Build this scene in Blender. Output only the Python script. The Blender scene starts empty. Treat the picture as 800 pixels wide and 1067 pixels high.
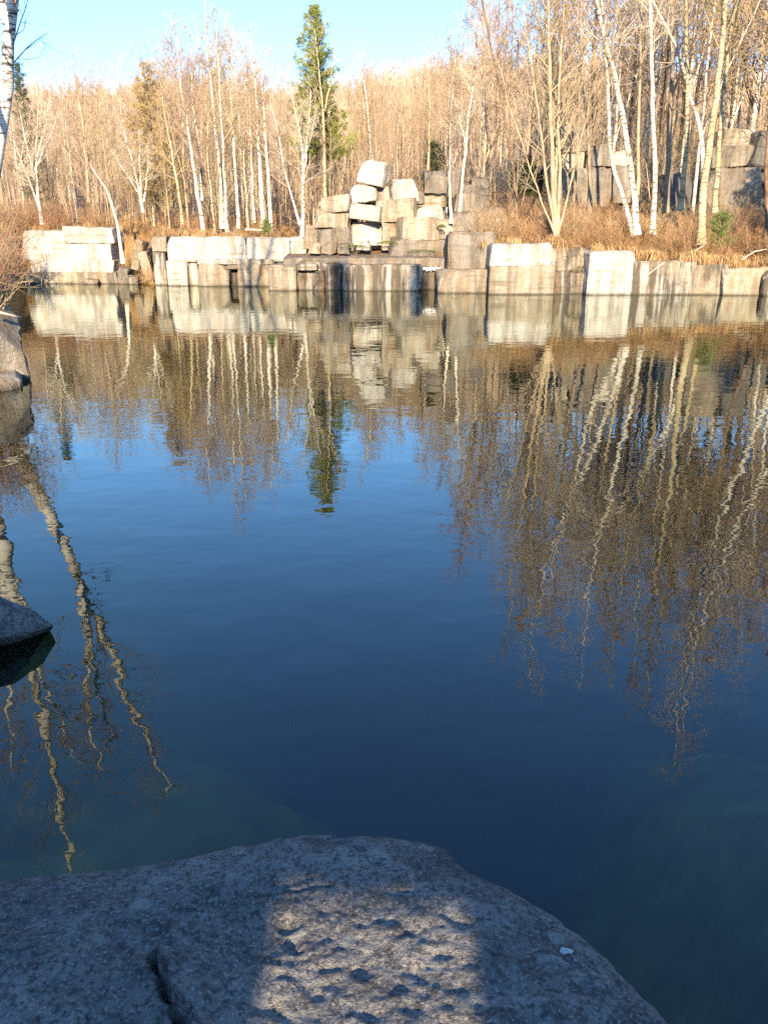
import bpy, bmesh, math, random
from mathutils import Vector, Matrix, noise
R = math.radians
scene = bpy.context.scene
col = scene.collection
rnd = random.Random(7)

# ------------------------------------------------------------------ camera
CAM_H, PITCH, FPX = 2.0, R(18.6), 830.0
cam_d = bpy.data.cameras.new('camera'); cam = bpy.data.objects.new('camera', cam_d); col.objects.link(cam)
cam.location = (0, 0, CAM_H); cam.rotation_euler = (math.pi/2 - PITCH, 0, 0)
cam_d.sensor_fit = 'VERTICAL'; cam_d.sensor_height = 36; cam_d.lens = 36*FPX/1067
cam_d.clip_start = .05; cam_d.clip_end = 3000
scene.camera = cam
CP, SP = math.cos(PITCH), math.sin(PITCH)
def ray(px, py):
    vx, vy = (px-400)/FPX, (533.5-py)/FPX
    return Vector((vx, CP+vy*SP, -SP+vy*CP))
def at(px, py, Y):                       # point at depth Y metres ahead that is seen at that spot
    d = ray(px, py); return Vector((0, 0, CAM_H)) + d*(Y/d.y)
def on(px, py, z):                       # point at height z
    d = ray(px, py); return Vector((0, 0, CAM_H)) + d*((z-CAM_H)/d.z)

# ------------------------------------------------------------------ light
SUN_EL, SUN_AZ = R(17), R(180.6)           # azimuth clockwise from +Y: almost straight behind the camera
w = bpy.data.worlds.new('World'); scene.world = w; w.use_nodes = True
nt = w.node_tree; bg = nt.nodes['Background']
sky = nt.nodes.new('ShaderNodeTexSky'); sky.sky_type = 'NISHITA'; sky.sun_disc = False
sky.sun_elevation = SUN_EL; sky.sun_rotation = SUN_AZ
sky.air_density = 1.0; sky.dust_density = 0.05; sky.ozone_density = 5.5; sky.altitude = 300
nt.links.new(sky.outputs[0], bg.inputs[0]); bg.inputs[1].default_value = 0.15
sl = bpy.data.lights.new('sun', 'SUN'); sl.energy = 4.6; sl.angle = R(.5); sl.color = (1, .80, .55)
so = bpy.data.objects.new('sun', sl); col.objects.link(so)
to_sun = Vector((math.sin(SUN_AZ)*math.cos(SUN_EL), math.cos(SUN_AZ)*math.cos(SUN_EL), math.sin(SUN_EL)))
so.rotation_euler = to_sun.to_track_quat('Z', 'Y').to_euler(); so.location = (0, -30, 40)
scene.view_settings.view_transform = 'Standard'; scene.view_settings.look = 'None'
scene.view_settings.exposure = 1.6; scene.view_settings.gamma = 1
scene.render.engine = 'CYCLES'
scene.cycles.max_bounces = 6; scene.cycles.transparent_max_bounces = 8
scene.cycles.caustics_reflective = False; scene.cycles.caustics_refractive = False
scene.cycles.use_denoising = False
try:
    scene.cycles.use_denoising = False; scene.cycles.denoiser = 'OPENIMAGEDENOISE'
    scene.cycles.denoising_prefilter = 'ACCURATE'
except Exception: pass

# ------------------------------------------------------------------ materials
class NT:
    def __init__(s, name):
        s.m = bpy.data.materials.new(name); s.m.use_nodes = True
        s.t = s.m.node_tree; s.b = s.t.nodes['Principled BSDF']; s.out = s.t.nodes['Material Output']
        s.pos = s.t.nodes.new('ShaderNodeNewGeometry').outputs['Position']
        s.b.inputs['Roughness'].default_value = .85; s.b.inputs['Specular IOR Level'].default_value = .25
    def n(s, kind, **kw):
        x = s.t.nodes.new(kind)
        for k, v in kw.items(): setattr(x, k, v)
        return x
    def l(s, a, b): s.t.links.new(a, b)
    def scaled(s, v, src=None):
        m = s.n('ShaderNodeMapping'); m.inputs['Scale'].default_value = v; s.l(src or s.pos, m.inputs[0]); return m.outputs[0]
    def noise(s, scale, detail=4, rough=.55, vec=None, dist=0):
        x = s.n('ShaderNodeTexNoise'); x.inputs['Scale'].default_value = scale; x.inputs['Detail'].default_value = detail
        x.inputs['Roughness'].default_value = rough; x.inputs['Distortion'].default_value = dist
        s.l(vec or s.pos, x.inputs['Vector']); return x.outputs['Fac']
    def ramp(s, fac, stops, interp='LINEAR'):
        x = s.n('ShaderNodeValToRGB'); e = x.color_ramp.elements; x.color_ramp.interpolation = interp
        while len(e) < len(stops): e.new(.5)
        for i, (p, c) in enumerate(stops):
            e[i].position = p; e[i].color = (c, c, c, 1) if isinstance(c, (int, float)) else (*c, 1)
        s.l(fac, x.inputs[0]); return x.outputs[0]
    def mix(s, fac, a, b, mode='MIX'):
        x = s.n('ShaderNodeMix', data_type='RGBA', blend_type=mode)
        for sock, v in ((x.inputs[0], fac), (x.inputs[6], a), (x.inputs[7], b)):
            if isinstance(v, (int, float)): sock.default_value = v
            elif isinstance(v, tuple): sock.default_value = (*v, 1)
            else: s.l(v, sock)
        return x.outputs[2]
    def math(s, op, a, b=None):
        x = s.n('ShaderNodeMath', operation=op)
        for i, v in enumerate((a, b)):
            if v is None: continue
            if isinstance(v, (int, float)): x.inputs[i].default_value = v
            else: s.l(v, x.inputs[i])
        return x.outputs[0]
    def sep(s, src=None):
        x = s.n('ShaderNodeSeparateXYZ'); s.l(src or s.pos, x.inputs[0]); return x.outputs
    def color(s, c): s.l(c, s.b.inputs['Base Color']); return s
    def bump(s, h, dist, strength=1):
        x = s.n('ShaderNodeBump'); x.inputs['Distance'].default_value = dist; x.inputs['Strength'].default_value = strength
        s.l(h, x.inputs['Height']); s.l(x.outputs[0], s.b.inputs['Normal']); return x.outputs[0]
def flat(name, c, var=.35, scale=6, rough=.85):
    t = NT(name); k = t.noise(scale)
    t.color(t.ramp(k, [(.3, tuple(v*(1-var) for v in c)), (.7, tuple(v*(1+var) for v in c))])); t.b.inputs['Roughness'].default_value = rough
    return t.m
def granite(name, c0, c1, streak, light=0.0, rust=.0):
    t = NT(name)
    base = t.ramp(t.noise(1.1, 6, .6), [(.32, c0), (.66, c1)])
    base = t.mix(t.ramp(t.noise(28, 3, .6), [(.35, .22), (.55, 0.0)]), base, (.10, .095, .085))
    st = t.noise(1.0, 4, .6, t.scaled((2.6, 2.6, .22)))
    brk = t.noise(.55, 3, .5)
    dark = t.ramp(t.math('ADD', t.math('ADD', st, t.math('MULTIPLY', t.math('SUBTRACT', t.noise(9, 4, .65), .5), .22)), t.math('MULTIPLY', t.math('SUBTRACT', brk, .5), 1.1)), [(.50-.12*streak, 0.0), (.60-.06*streak, min(1, .85*streak))])
    c = t.mix(dark, base, (.062, .052, .042))
    st2 = t.noise(1.0, 3, .6, t.scaled((3.7, 3.7, .3)))
    if rust: c = t.mix(t.ramp(st2, [(.52, 0.0), (.66, rust)]), c, (.33, .17, .055))
    if light:
        s3 = t.noise(1.0, 3, .55, t.scaled((3.1, 3.3, .28)))
        c = t.mix(t.ramp(s3, [(.5, 0.0), (.62, light)]), c, (.72, .68, .6))
    vo = t.n('ShaderNodeTexVoronoi', feature='DISTANCE_TO_EDGE'); vo.inputs['Scale'].default_value = 1.0
    wv = t.n('ShaderNodeVectorMath', operation='ADD'); nz_ = t.n('ShaderNodeTexNoise'); nz_.inputs['Scale'].default_value = 1.7; nz_.inputs['Detail'].default_value = 5; t.l(t.pos, nz_.inputs['Vector'])
    t.l(t.scaled((.55, .55, .75)), wv.inputs[0]); sc_ = t.n('ShaderNodeVectorMath', operation='SCALE'); sc_.inputs['Scale'].default_value = .12; t.l(nz_.outputs['Color'], sc_.inputs[0]); t.l(sc_.outputs[0], wv.inputs[1])
    t.l(wv.outputs[0], vo.inputs['Vector']); crk = t.ramp(vo.outputs['Distance'], [(.0, .6), (.010, 0.0)])
    crk = t.math('MULTIPLY', crk, t.ramp(t.noise(.9, 2), [(.5, 0.0), (.6, 1.0)]))
    c = t.mix(crk, c, (.05, .04, .032))
    nrm = t.n('ShaderNodeNewGeometry').outputs['Normal']
    litter = t.math('MULTIPLY', t.ramp(t.sep(nrm)[2], [(.55, 0.0), (.85, 1.0)]), t.ramp(t.noise(2.1, 5, .65), [(.46, 0.0), (.56, .75)]))
    c = t.mix(litter, c, (.20, .13, .065))
    z = t.sep()[2]                        # wet, algae-dark band just above the waterline
    wet = t.ramp(t.math('ADD', z, t.math('MULTIPLY', t.noise(2.2, 3), .12)), [(.06, .85), (.16, 0.0)])
    c = t.mix(wet, c, (.05, .045, .03))
    t.color(c)
    bed = t.noise(1.0, 5, .6, t.scaled((.5, .5, 5)))
    c = t.mix(t.ramp(bed, [(.60, 0.0), (.66, .5)]), c, (.12, .095, .065)); t.color(c)
    h = t.math('ADD', t.math('ADD', t.noise(3, 7, .7), t.math('MULTIPLY', t.noise(22, 4, .6), .3)), t.math('MULTIPLY', bed, .5))
    t.bump(h, .16)
    return t.m
M = {}
M['white'] = granite('weathered_white_granite', (.38, .34, .28), (.66, .62, .55), .40, .5, .3)
M['tan'] = granite('tan_granite', (.28, .23, .16), (.49, .42, .315), .55, .2, .5)
M['grey'] = granite('grey_granite', (.17, .15, .12), (.32, .28, .225), .6, .1, .25)
M['stained'] = granite('stained_granite', (.22, .18, .12), (.40, .34, .25), .95, .5, .35)
M['seep'] = granite('seep_dark_granite', (.10, .085, .065), (.24, .2, .15), 1.1, .3, .3)
M['dark'] = granite('dark_granite', (.10, .095, .085), (.19, .18, .165), .5)
# foreground boulder
t = NT('boulder_granite')
c = t.ramp(t.noise(2.2, 7, .62), [(.3, (.14, .132, .12)), (.5, (.22, .208, .188)), (.72, (.32, .30, .265))])
c = t.mix(t.ramp(t.noise(1.1, 6, .65), [(.42, .6), (.54, 0.0)]), c, (.07, .069, .066))
c = t.mix(t.ramp(t.noise(17, 7, .72), [(.50, 0.0), (.60, .62)]), c, (.055, .053, .05))
c = t.mix(t.ramp(t.noise(11, 8, .75), [(.54, 0.0), (.64, .7)]), c, (.34, .325, .29))
c = t.mix(t.ramp(t.noise(60, 4, .7), [(.40, .8), (.5, 0.0)]), c, (.06, .058, .055))
c = t.mix(t.ramp(t.noise(120, 2, .5), [(.60, 0.0), (.68, .5)]), c, (.48, .46, .42))
vl = t.n('ShaderNodeTexVoronoi'); vl.inputs['Scale'].default_value = 7; vl.inputs['Randomness'].default_value = 1; t.l(t.pos, vl.inputs['Vector'])
lich = t.math('ADD', vl.outputs['Distance'], t.math('MULTIPLY', t.noise(38, 4, .7), .35))
c = t.mix(t.ramp(lich, [(.30, .7), (.36, 0.0)]), c, (.30, .31, .27))
t.color(c); t.bump(t.math('ADD', t.noise(14, 8, .7), t.math('MULTIPLY', t.noise(70, 4, .65), .45)), .04)
M['boulder'] = t.m
# bark
def birch(name, base, base2, mark=.9):
    t = NT(name); z = t.sep()[2]
    c = t.ramp(t.noise(1.3, 3), [(.35, base2), (.6, base)])
    m = t.ramp(t.noise(1.0, 3, .6, t.scaled((3.5, 3.5, 16))), [(.54, 0.0), (.60, mark)])
    c = t.mix(m, c, (.05, .04, .035))
    m2 = t.ramp(t.noise(1.7, 3), [(.62, 0.0), (.72, .7)])
    c = t.mix(m2, c, (.2, .13, .08))
    t.color(c); t.bump(t.noise(1, 3, .6, t.scaled((6, 6, 30))), .02); return t.m
M['birch'] = birch('white_birch_bark', (.64, .59, .50), (.46, .40, .31), .85)
M['yellow_birch'] = birch('yellow_birch_bark', (.50, .41, .25), (.33, .26, .15), .8)
M['peel_birch'] = birch('peeling_birch_bark', (.68, .63, .56), (.45, .4, .34), .95)
M['bark_tan'] = flat('tan_bark', (.36, .275, .175), .4, 3)
M['bark_grey'] = flat('grey_bark', (.24, .19, .135), .4, 3)
M['bark_brown'] = flat('brown_bark', (.17, .115, .075), .4, 3)
M['twig_red'] = flat('reddish_twigs', (.36, .255, .175), .3, .35)
M['twig_tan'] = flat('tan_twigs', (.40, .31, .19), .3, .35)
M['twig_olive'] = flat('olive_twigs', (.36, .285, .15), .3, .35)
M['twig_pale'] = flat('pale_twigs', (.50, .42, .32), .3, .5)
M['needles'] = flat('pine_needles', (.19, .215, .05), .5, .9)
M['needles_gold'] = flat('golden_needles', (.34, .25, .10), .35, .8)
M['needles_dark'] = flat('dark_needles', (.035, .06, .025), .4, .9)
M['needles_young'] = flat('young_needles', (.11, .17, .035), .4, 2)
M['brush'] = flat('rust_brown_brush', (.38, .23, .115), .4, 1.2)
M['brush_red'] = flat('reddish_brush', (.33, .185, .105), .35, 1.2)
M['dead_leaf'] = flat('dead_fern', (.42, .27, .13), .5, .9)
M['dead_log'] = flat('dead_log_wood', (.58, .5, .38), .3, 3)
M['moss'] = flat('moss', (.10, .115, .028), .5, 3)
M['ice'] = flat('ice', (.85, .88, .9), .05, 3, .25)
M['wood_far'] = flat('far_wood', (.33, .245, .17), .35, .05)
# ground
t = NT('forest_floor'); z = t.sep()[2]
c = t.ramp(t.noise(.7, 8, .7), [(.3, (.20, .115, .05)), (.5, (.34, .21, .09)), (.7, (.44, .30, .15))])
c = t.mix(t.ramp(t.noise(9, 4, .7), [(.4, .5), (.6, 0.0)]), c, (.12, .07, .035))
far = t.ramp(t.math('MULTIPLY', t.sep()[1], .005), [(.5, 0.0), (.7, 1.0)])
hillc = t.ramp(t.noise(.12, 8, .75), [(.3, (.16, .10, .075)), (.7, (.36, .22, .15))])
c = t.mix(far, c, hillc)
mud_and_glow = t.ramp(t.noise(1.4, 6, .65), [(.3, (.04, .045, .015)), (.5, (.19, .18, .045)), (.7, (.42, .37, .10))])
mud_and_glow = t.mix(t.ramp(t.math('MULTIPLY', z, -.2), [(.4, 0.0), (.7, 1.0)]), mud_and_glow, (.0, .06, .19))  # scattered light of deep water painted as blue on the deep bed
c = t.mix(t.ramp(z, [(.0, 1.0), (.02, 0.0)]), c, mud_and_glow)
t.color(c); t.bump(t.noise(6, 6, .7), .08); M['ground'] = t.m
# water: Fresnel mirror over a clear, absorbing body
t = NT('pond_water'); t.t.nodes.remove(t.b)
h1 = t.noise(1.0, 3, .5, t.scaled((1.5, 2.1, 1))); h2 = t.noise(1.0, 2, .5, t.scaled((4.5, 7.5, 1)))
h = t.math('ADD', h1, t.math('MULTIPLY', h2, .10))
bm_ = t.n('ShaderNodeBump'); bm_.inputs['Distance'].default_value = .0040; bm_.inputs['Strength'].default_value = 1
t.l(h, bm_.inputs['Height'])
fr = t.n('ShaderNodeFresnel'); fr.inputs['IOR'].default_value = 1.54; t.l(bm_.outputs[0], fr.inputs['Normal'])
gl = t.n('ShaderNodeBsdfGlossy'); gl.inputs['Roughness'].default_value = 0.0; gl.inputs['Color'].default_value = (.92, .99, .94, 1); t.l(bm_.outputs[0], gl.inputs['Normal'])
tr = t.n('ShaderNodeBsdfTransparent'); tr.inputs['Color'].default_value = (.93, .97, 1, 1)
mx = t.n('ShaderNodeMixShader'); t.l(fr.outputs[0], mx.inputs[0]); t.l(tr.outputs[0], mx.inputs[1]); t.l(gl.outputs[0], mx.inputs[2])
t.l(mx.outputs[0], t.out.inputs['Surface'])
va = t.n('ShaderNodeVolumeAbsorption'); va.inputs['Color'].default_value = (.46, .69, .50, 1); va.inputs['Density'].default_value = .28
t.l(va.outputs[0], t.out.inputs['Volume'])
M['water'] = t.m

# ------------------------------------------------------------------ object helpers
class MB:
    def __init__(s): s.v = []; s.f = []
    def tube(s, pts, radii, sides=5, cap=False):
        base = len(s.v); n = len(pts)
        for i in range(n):
            a = pts[max(0, i-1)]; b = pts[min(n-1, i+1)]
            d = (b-a); d.normalize()
            ref = Vector((1, 0, 0)) if abs(d.x) < .8 else Vector((0, 1, 0))
            u = d.cross(ref); u.normalize(); w_ = d.cross(u)
            for k in range(sides):
                an = 6.28318*k/sides
                s.v.append(pts[i] + (u*math.cos(an) + w_*math.sin(an))*radii[i])
        for i in range(n-1):
            for k in range(sides):
                k2 = (k+1) % sides; o = base+i*sides
                s.f.append((o+k, o+k2, o+sides+k2, o+sides+k))
        if cap:
            s.f.append(tuple(base+(n-1)*sides+k for k in range(sides)))
    def tri(s, a, b, c):
        i = len(s.v); s.v += [a, b, c]; s.f.append((i, i+1, i+2))
    def quad(s, a, b, c, d):
        i = len(s.v); s.v += [a, b, c, d]; s.f.append((i, i+1, i+2, i+3))
    def build(s, name, mat, parent=None, smooth=True):
        me = bpy.data.meshes.new(name); me.from_pydata([tuple(p) for p in s.v], [], s.f); me.update()
        me.materials.append(mat)
        if smooth: me.polygons.foreach_set('use_smooth', [True]*len(me.polygons))
        o = bpy.data.objects.new(name, me); col.objects.link(o)
        if parent: o.parent = parent
        return o
def empty(name, loc=(0, 0, 0)):
    o = bpy.data.objects.new(name, None); o.location = loc; o.empty_display_size = .2; col.objects.link(o); return o
def tag(o, label=None, cat=None, group=None, kind=None):
    if label: o['label'] = label
    if cat: o['category'] = cat
    if group: o['group'] = group
    if kind: o['kind'] = kind
    return o
def dup(root, loc, rz=0, sc=1, label=None, tilt=(0, 0)):
    c = root.copy(); col.objects.link(c); c.location = loc; c.rotation_euler = (tilt[0], tilt[1], rz); c.scale = (sc, sc, sc) if isinstance(sc, (int, float)) else sc
    if label: c['label'] = label
    for ch in list(root.children):
        d = ch.copy(); col.objects.link(d); d.parent = c
    return c
def lerp_table(tab, x):
    if x <= tab[0][0]: return tab[0][1]
    for (a, va), (b, vb) in zip(tab, tab[1:]):
        if x <= b: return va + (vb-va)*(x-a)/(b-a)
    return tab[-1][1]
def sstep(a, b, x):
    t = max(0, min(1, (x-a)/(b-a))); return t*t*(3-2*t)

# ------------------------------------------------------------------ terrain, one sheet: forest floor, hill and pond bed
POND = [(-1.2, .6), (1.6, .2), (5, -1.5), (14, -3), (24, 2), (27, 16), (25, 33), (17, 34.3), (11, 35), (6, 35.2), (3.5, 36.3), (2.3, 38), (-4.6, 38.2),
        (-5.2, 42.3), (-11.6, 42.6), (-12.2, 45.6), (-13.6, 45.6), (-14.2, 45), (-19, 45), (-18.4, 38), (-14, 29), (-9.6, 18), (-6.6, 12.2), (-5.4, 9), (-4.2, 5), (-2.9, 2.6)]
def pond_d(x, y):                        # distance to the shore, positive on land
    best = 1e9; inside = False; n = len(POND)
    for i in range(n):
        x1, y1 = POND[i]; x2, y2 = POND[(i+1) % n]
        dx, dy = x2-x1, y2-y1
        tt = max(0, min(1, ((x-x1)*dx+(y-y1)*dy)/(dx*dx+dy*dy)))
        d2 = (x-x1-tt*dx)**2+(y-y1-tt*dy)**2
        if d2 < best: best = d2
        if (y1 > y) != (y2 > y) and x < (x2-x1)*(y-y1)/(y2-y1)+x1: inside = not inside
    d = math.sqrt(best); return -d if inside else d
BANK = [(-40, 2.6), (-14, 2.6), (-12.2, 2.35), (-5.6, 2.2), (-4.8, 1.15), (2.2, 1.2), (2.9, 1.7), (4, 1.85), (8, 1.75), (11, 1.35), (15, 1.05), (25, 1.2)]
SLOPE = [(-20, .07), (-6, .09), (-4, .2), (2, .22), (6, .2), (14, .24), (30, .26)]
def terrain(x, y, d=None):
    if d is None: d = pond_d(x, y)
    nz = noise.noise(Vector((x*.35, y*.35, 0)))*.16 + noise.noise(Vector((x*1.3, y*1.3, 3)))*.06
    if d < 0:
        near = sstep(9, 2.5, math.hypot(x-2.2, y-1.5))      # shallow sunlit shelf to the right of the boulder
        nearl = sstep(3.2, 1.2, math.hypot(x+1.7, y-2.6))   # another one off the left boulder
        deep = min(-.3, d*.9) if d > -6 else -5.4
        deep = max(-5.0, deep)
        shelf = -0.38 - .25*max(0, y-1.5) - .10*abs(x-1.8)
        zz = deep
        if x > .5 and y < 12: zz = max(deep, deep+(shelf-deep)*near*sstep(.4, 2.0, x - .10*(y-2)))
        if nearl > 0: zz = zz + (max(zz, -1.0)-zz)*nearl
        return zz + nz*1.5
    hb = lerp_table(BANK, x) if y > 30 else (1.0 if x > 0 else .9 + 1.7*sstep(8, 40, y))
    if y < 6: hb = .5
    up = sstep(0.0, 1.1, d)
    rise = lerp_table(SLOPE, x) if y > 25 else .16
    cap = 14*(1-math.exp(-rise*max(0, d-1)/14))
    z = -.6 + (hb+.6)*up + cap
    z += 40*sstep(110, 330, y)*(1-.25*sstep(60, 200, abs(x+10)))*(1+.1*noise.noise(Vector((x*.012, y*.012, 9))))
    return z + nz*up*(1 if d > 1.5 else .4)
def axis(lo, hi, n0, n1, step):
    a = []; v = n0
    s = step
    while v > lo: s *= 1.22; v -= s; a.append(v)
    a = a[::-1]; v = n0
    while v < n1: a.append(v); v += step
    s = step; v = n1
    while v < hi: a.append(v); s *= 1.16; v += s
    return a
xs = axis(-700, 700, -24, 28, .55); ys = axis(-120, 900, -6, 62, .55)
mb = MB(); W = len(xs)
for y in ys:
    for x in xs: mb.v.append(Vector((x, y, terrain(x, y))))
for j in range(len(ys)-1):
    for i in range(W-1): mb.f.append((j*W+i, j*W+i+1, (j+1)*W+i+1, (j+1)*W+i))
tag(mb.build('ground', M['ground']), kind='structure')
# water body: a closed volume; the banks rise through its top
bm = bmesh.new(); bmesh.ops.create_cube(bm, size=1)
for v in bm.verts: v.co = Vector((v.co.x*58+2, v.co.y*56+20, -4.5 + v.co.z*9))
me = bpy.data.meshes.new('pond_water'); bm.to_mesh(me); bm.free(); me.materials.append(M['water'])
o = bpy.data.objects.new('pond_water', me); col.objects.link(o); tag(o, kind='structure')

# ------------------------------------------------------------------ stone
def stone_mesh(name, sx, sy, sz, mat, parent=None, r=.06, rough=.05, cuts=None, seed=0, chips=3, step=.11, jit=.035):
    """a split granite block, centred, with chipped corners and an uneven skin"""
    rr = random.Random(seed*7919+13)
    bm = bmesh.new(); bmesh.ops.create_cube(bm, size=1)
    bmesh.ops.scale(bm, vec=(sx, sy, sz), verts=bm.verts)
    for v in bm.verts: v.co += Vector((rr.uniform(-jit, jit)*sx, rr.uniform(-jit, jit)*sy, rr.uniform(-jit, jit)*min(sz, sx)*(1 if v.co.z > 0 else .2)))
    for k in range(chips):                                   # break off corners
        c = Vector((rr.choice((-1, 1))*sx/2, rr.choice((-1, -1, 1))*sy/2, rr.choice((-1, 1, 1, 1, 1, 1))*sz/2))
        nrm = Vector((math.copysign(rr.uniform(.25, 1), c.x), math.copysign(rr.uniform(.25, 1), c.y), math.copysign(rr.uniform(.25, 1), c.z))).normalized()
        cut = c - nrm*min(sx, sz, sy)*rr.uniform(.06, .3)
        g = bm.verts[:]+bm.edges[:]+bm.faces[:]
        bmesh.ops.bisect_plane(bm, geom=g, plane_co=cut, plane_no=nrm, clear_outer=True)
        ed = [e for e in bm.edges if e.is_boundary]
        if ed: bmesh.ops.holes_fill(bm, edges=ed, sides=0)
    bmesh.ops.bevel(bm, geom=[e for e in bm.edges], offset=min(r, .2*min(sx, sy, sz)), segments=1, affect='EDGES', clamp_overlap=True)
    bmesh.ops.triangulate(bm, faces=[f for f in bm.faces if len(f.verts) > 4])
    for _ in range(7):
        ed = [e for e in bm.edges if e.calc_length() > step*2]
        if not ed or len(bm.verts) > 7000: break
        bmesh.ops.subdivide_edges(bm, edges=ed, cuts=1, use_grid_fill=True)
        bmesh.ops.triangulate(bm, faces=[f for f in bm.faces if len(f.verts) > 4])
    off = Vector((seed*3.1, seed*1.7, seed*.9))
    bm.normal_update()
    for v in bm.verts:
        p = v.co + off
        d = noise.noise(p*1.1)*rough*.55 + noise.noise(p*3.3)*rough*.55 + noise.noise(p*9)*rough*.4
        v.co += v.normal*d
    me = bpy.data.meshes.new(name); bm.to_mesh(me); bm.free(); me.materials.append(mat)
    me.polygons.foreach_set('use_smooth', [True]*len(me.polygons))
    try: me.set_sharp_from_angle(angle=R(24))
    except Exception: pass
    o = bpy.data.objects.new(name, me); col.objects.link(o)
    if parent: o.parent = parent
    return o
SEED = [0]
def face_box(name, x0, y0, x1, y1, Y, T, mat, parent=None, roll=0, yaw=0, sink=0, r=.03, rough=.05, chips=3, pitch=0, jit=.025):
    """a block whose front face spans that much of the view at depth Y, T metres deep"""
    a = at(x0, y0, Y); b = at(x1, y1, Y); SEED[0] += 1
    sx = abs(b.x-a.x); zt, zb = a.z, b.z-sink; sz = zt-zb
    o = stone_mesh(name, sx, T, sz, M[mat], None, r, rough, seed=SEED[0], chips=chips, jit=jit)
    o.location = ((a.x+b.x)/2, Y+T/2, (zt+zb)/2); o.rotation_euler = (R(pitch), R(roll), R(yaw))
    if parent: o.parent = parent
    return o
# bedrock ledges; every course is a part of its ledge
def ledge(label, parts, category='ledge'):
    e = empty('granite_ledge'); tag(e, label, category, 'quarried ledges round the pond')
    for p in parts: face_box('course', *p[:7], parent=e, **(p[7] if len(p) > 7 else {}))
    return e
S = dict(sink=.9)
ledge('bright stepped granite ledge at the left end, four level courses under leaf litter', [
    (22, 240, 70, 255, 44.5, 3, 'white', dict(r=.15, rough=.1)), (66, 236.5, 119, 254, 44.4, 3, 'white', dict(r=.15, rough=.1)),
    (21, 254, 118, 271.5, 44.15, 3, 'white', dict(chips=2)), (30, 271, 119, 284.5, 43.95, 3, 'white', dict(chips=1)), (24, 284, 123, 296, 43.8, 3, 'tan', S)])
ledge('narrow streaked stone pillar beside the brushy gap, left of the long white ledge', [
    (157, 246, 174, 262, 42.2, 2, 'tan'), (159, 260, 175, 298, 42.3, 2, 'stained', S)])
ledge('long white granite ledge with a low shelf and a square dark hole near the water', [
    (172, 246.5, 257, 273, 41.6, 3, 'white', dict(r=.1)), (256.5, 247, 318, 273, 41.8, 3, 'white', dict(r=.1)),
    (173, 272, 196, 298, 41.5, 3, 'white', S), (195, 272, 207, 298, 41.8, 3, 'stained', S), (205, 274, 239, 299, 41.0, 3, 'tan', S), (247, 273, 283, 299, 40.9, 3, 'tan', S),
    (236, 273, 250, 281, 41.05, 2.8, 'tan', dict(chips=0)), (237, 280, 250, 300, 41.7, 2, 'seep', S), (206, 270, 283, 275.5, 40.95, 3, 'white', dict(r=.08))])
ledge('broad flat topped slab ledge below the block pile, dark seep stains on its front', [
    (279, 276, 309, 305, 37.2, 3.4, 'tan', dict(sink=.9, r=.09, chips=1)), (307, 274, 360, 306, 37.55, 3, 'seep', dict(sink=.9, rough=.16, r=.12)),
    (309, 275, 331, 282, 37.15, 2, 'seep', dict(chips=0)), (327, 282, 338, 307, 37.3, 2, 'seep', dict(sink=.9, rough=.18, r=.1, chips=5)),
    (356, 276, 441, 306, 37.0, 4, 'stained', dict(sink=.9, r=.1, chips=1)),
    (296, 265, 468, 276.5, 38.3, 4.5, 'grey', dict(r=.12, pitch=4, rough=.08))])
ledge('grey two step ledge beside the icy notch, upper block set back', [
    (458, 281, 513, 310, 35.3, 3, 'tan', dict(sink=.9, r=.1)), (468, 242, 515, 283, 36.2, 3, 'grey', dict(r=.14, rough=.09))])
nb = ledge('dark wet recess with ice between the slab ledge and the two step ledge', [(438, 278, 460, 310, 38.0, 2.5, 'seep', S)], 'recess')
ledge('pale sunlit ledge face with a sloping top, right of the two step ledge', [
    (512, 254, 575, 279, 34.5, 3, 'white', dict(r=.2, rough=.08, chips=4)), (511, 277, 576, 311, 34.35, 3, 'tan', dict(sink=.9, chips=1))])
ledge('shadowy recessed ledge with vertical drip stained columns, between two pale faces', [
    (574, 258, 608, 284, 34.9, 3, 'stained'), (606, 259, 616, 283, 35.1, 3, 'seep'), (574, 283, 593, 311, 34.7, 3, 'seep', S), (592, 284, 616, 311, 34.95, 3, 'seep', dict(sink=.9, rough=.1))])
ledge('tall pale ledge face with lime streaks under the leaning white birches', [(615, 261, 658, 312, 34.1, 3, 'white', dict(sink=.9, r=.1, chips=2))])
ledge('low stained ledge running to the right edge under dry ferns', [
    (657, 272, 722, 312, 34.2, 3, 'stained', dict(sink=.9, r=.12)), (721, 276, 757, 312, 34.1, 3, 'stained', S), (756, 279, 800, 313, 33.8, 3, 'tan', dict(sink=.9, r=.12)),
    (799, 281, 880, 314, 33.5, 3, 'stained', S), (880, 283, 1010, 314, 33.3, 3, 'tan', S)])
# loose blocks of the pile
brn = random.Random(31)
def block(label, x0, y0, x1, y1, Y, T, mat, grp='tumbled quarry blocks', **kw):
    kw.setdefault('yaw', brn.uniform(-16, 16)); kw['roll'] = kw.get('roll', 0)+brn.uniform(-2.5, 2.5); kw['pitch'] = kw.get('pitch', 0)+brn.uniform(-4, 4); Y += brn.uniform(-.3, .3)
    return tag(face_box('granite_block', x0, y0, x1, y1, Y, T, mat, **kw), label, 'stone block', grp)
K = dict(rough=.10, r=.014, chips=6, jit=.085)
block('bright white pointed block tilted on the very top of the tallest stack', 376, 167, 404, 192, 40.4, 1.2, 'white', roll=13, rough=.1, chips=6)
block('white block second from the top of the tallest stack, overhung by the pointed one', 367, 193.5, 395, 211, 40.6, 1.3, 'white', roll=-4, rough=.1, chips=5)
block('white block third from the top of the tallest stack', 367, 212.5, 399, 229, 40.2, 1.4, 'white', roll=6, chips=4)
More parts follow.
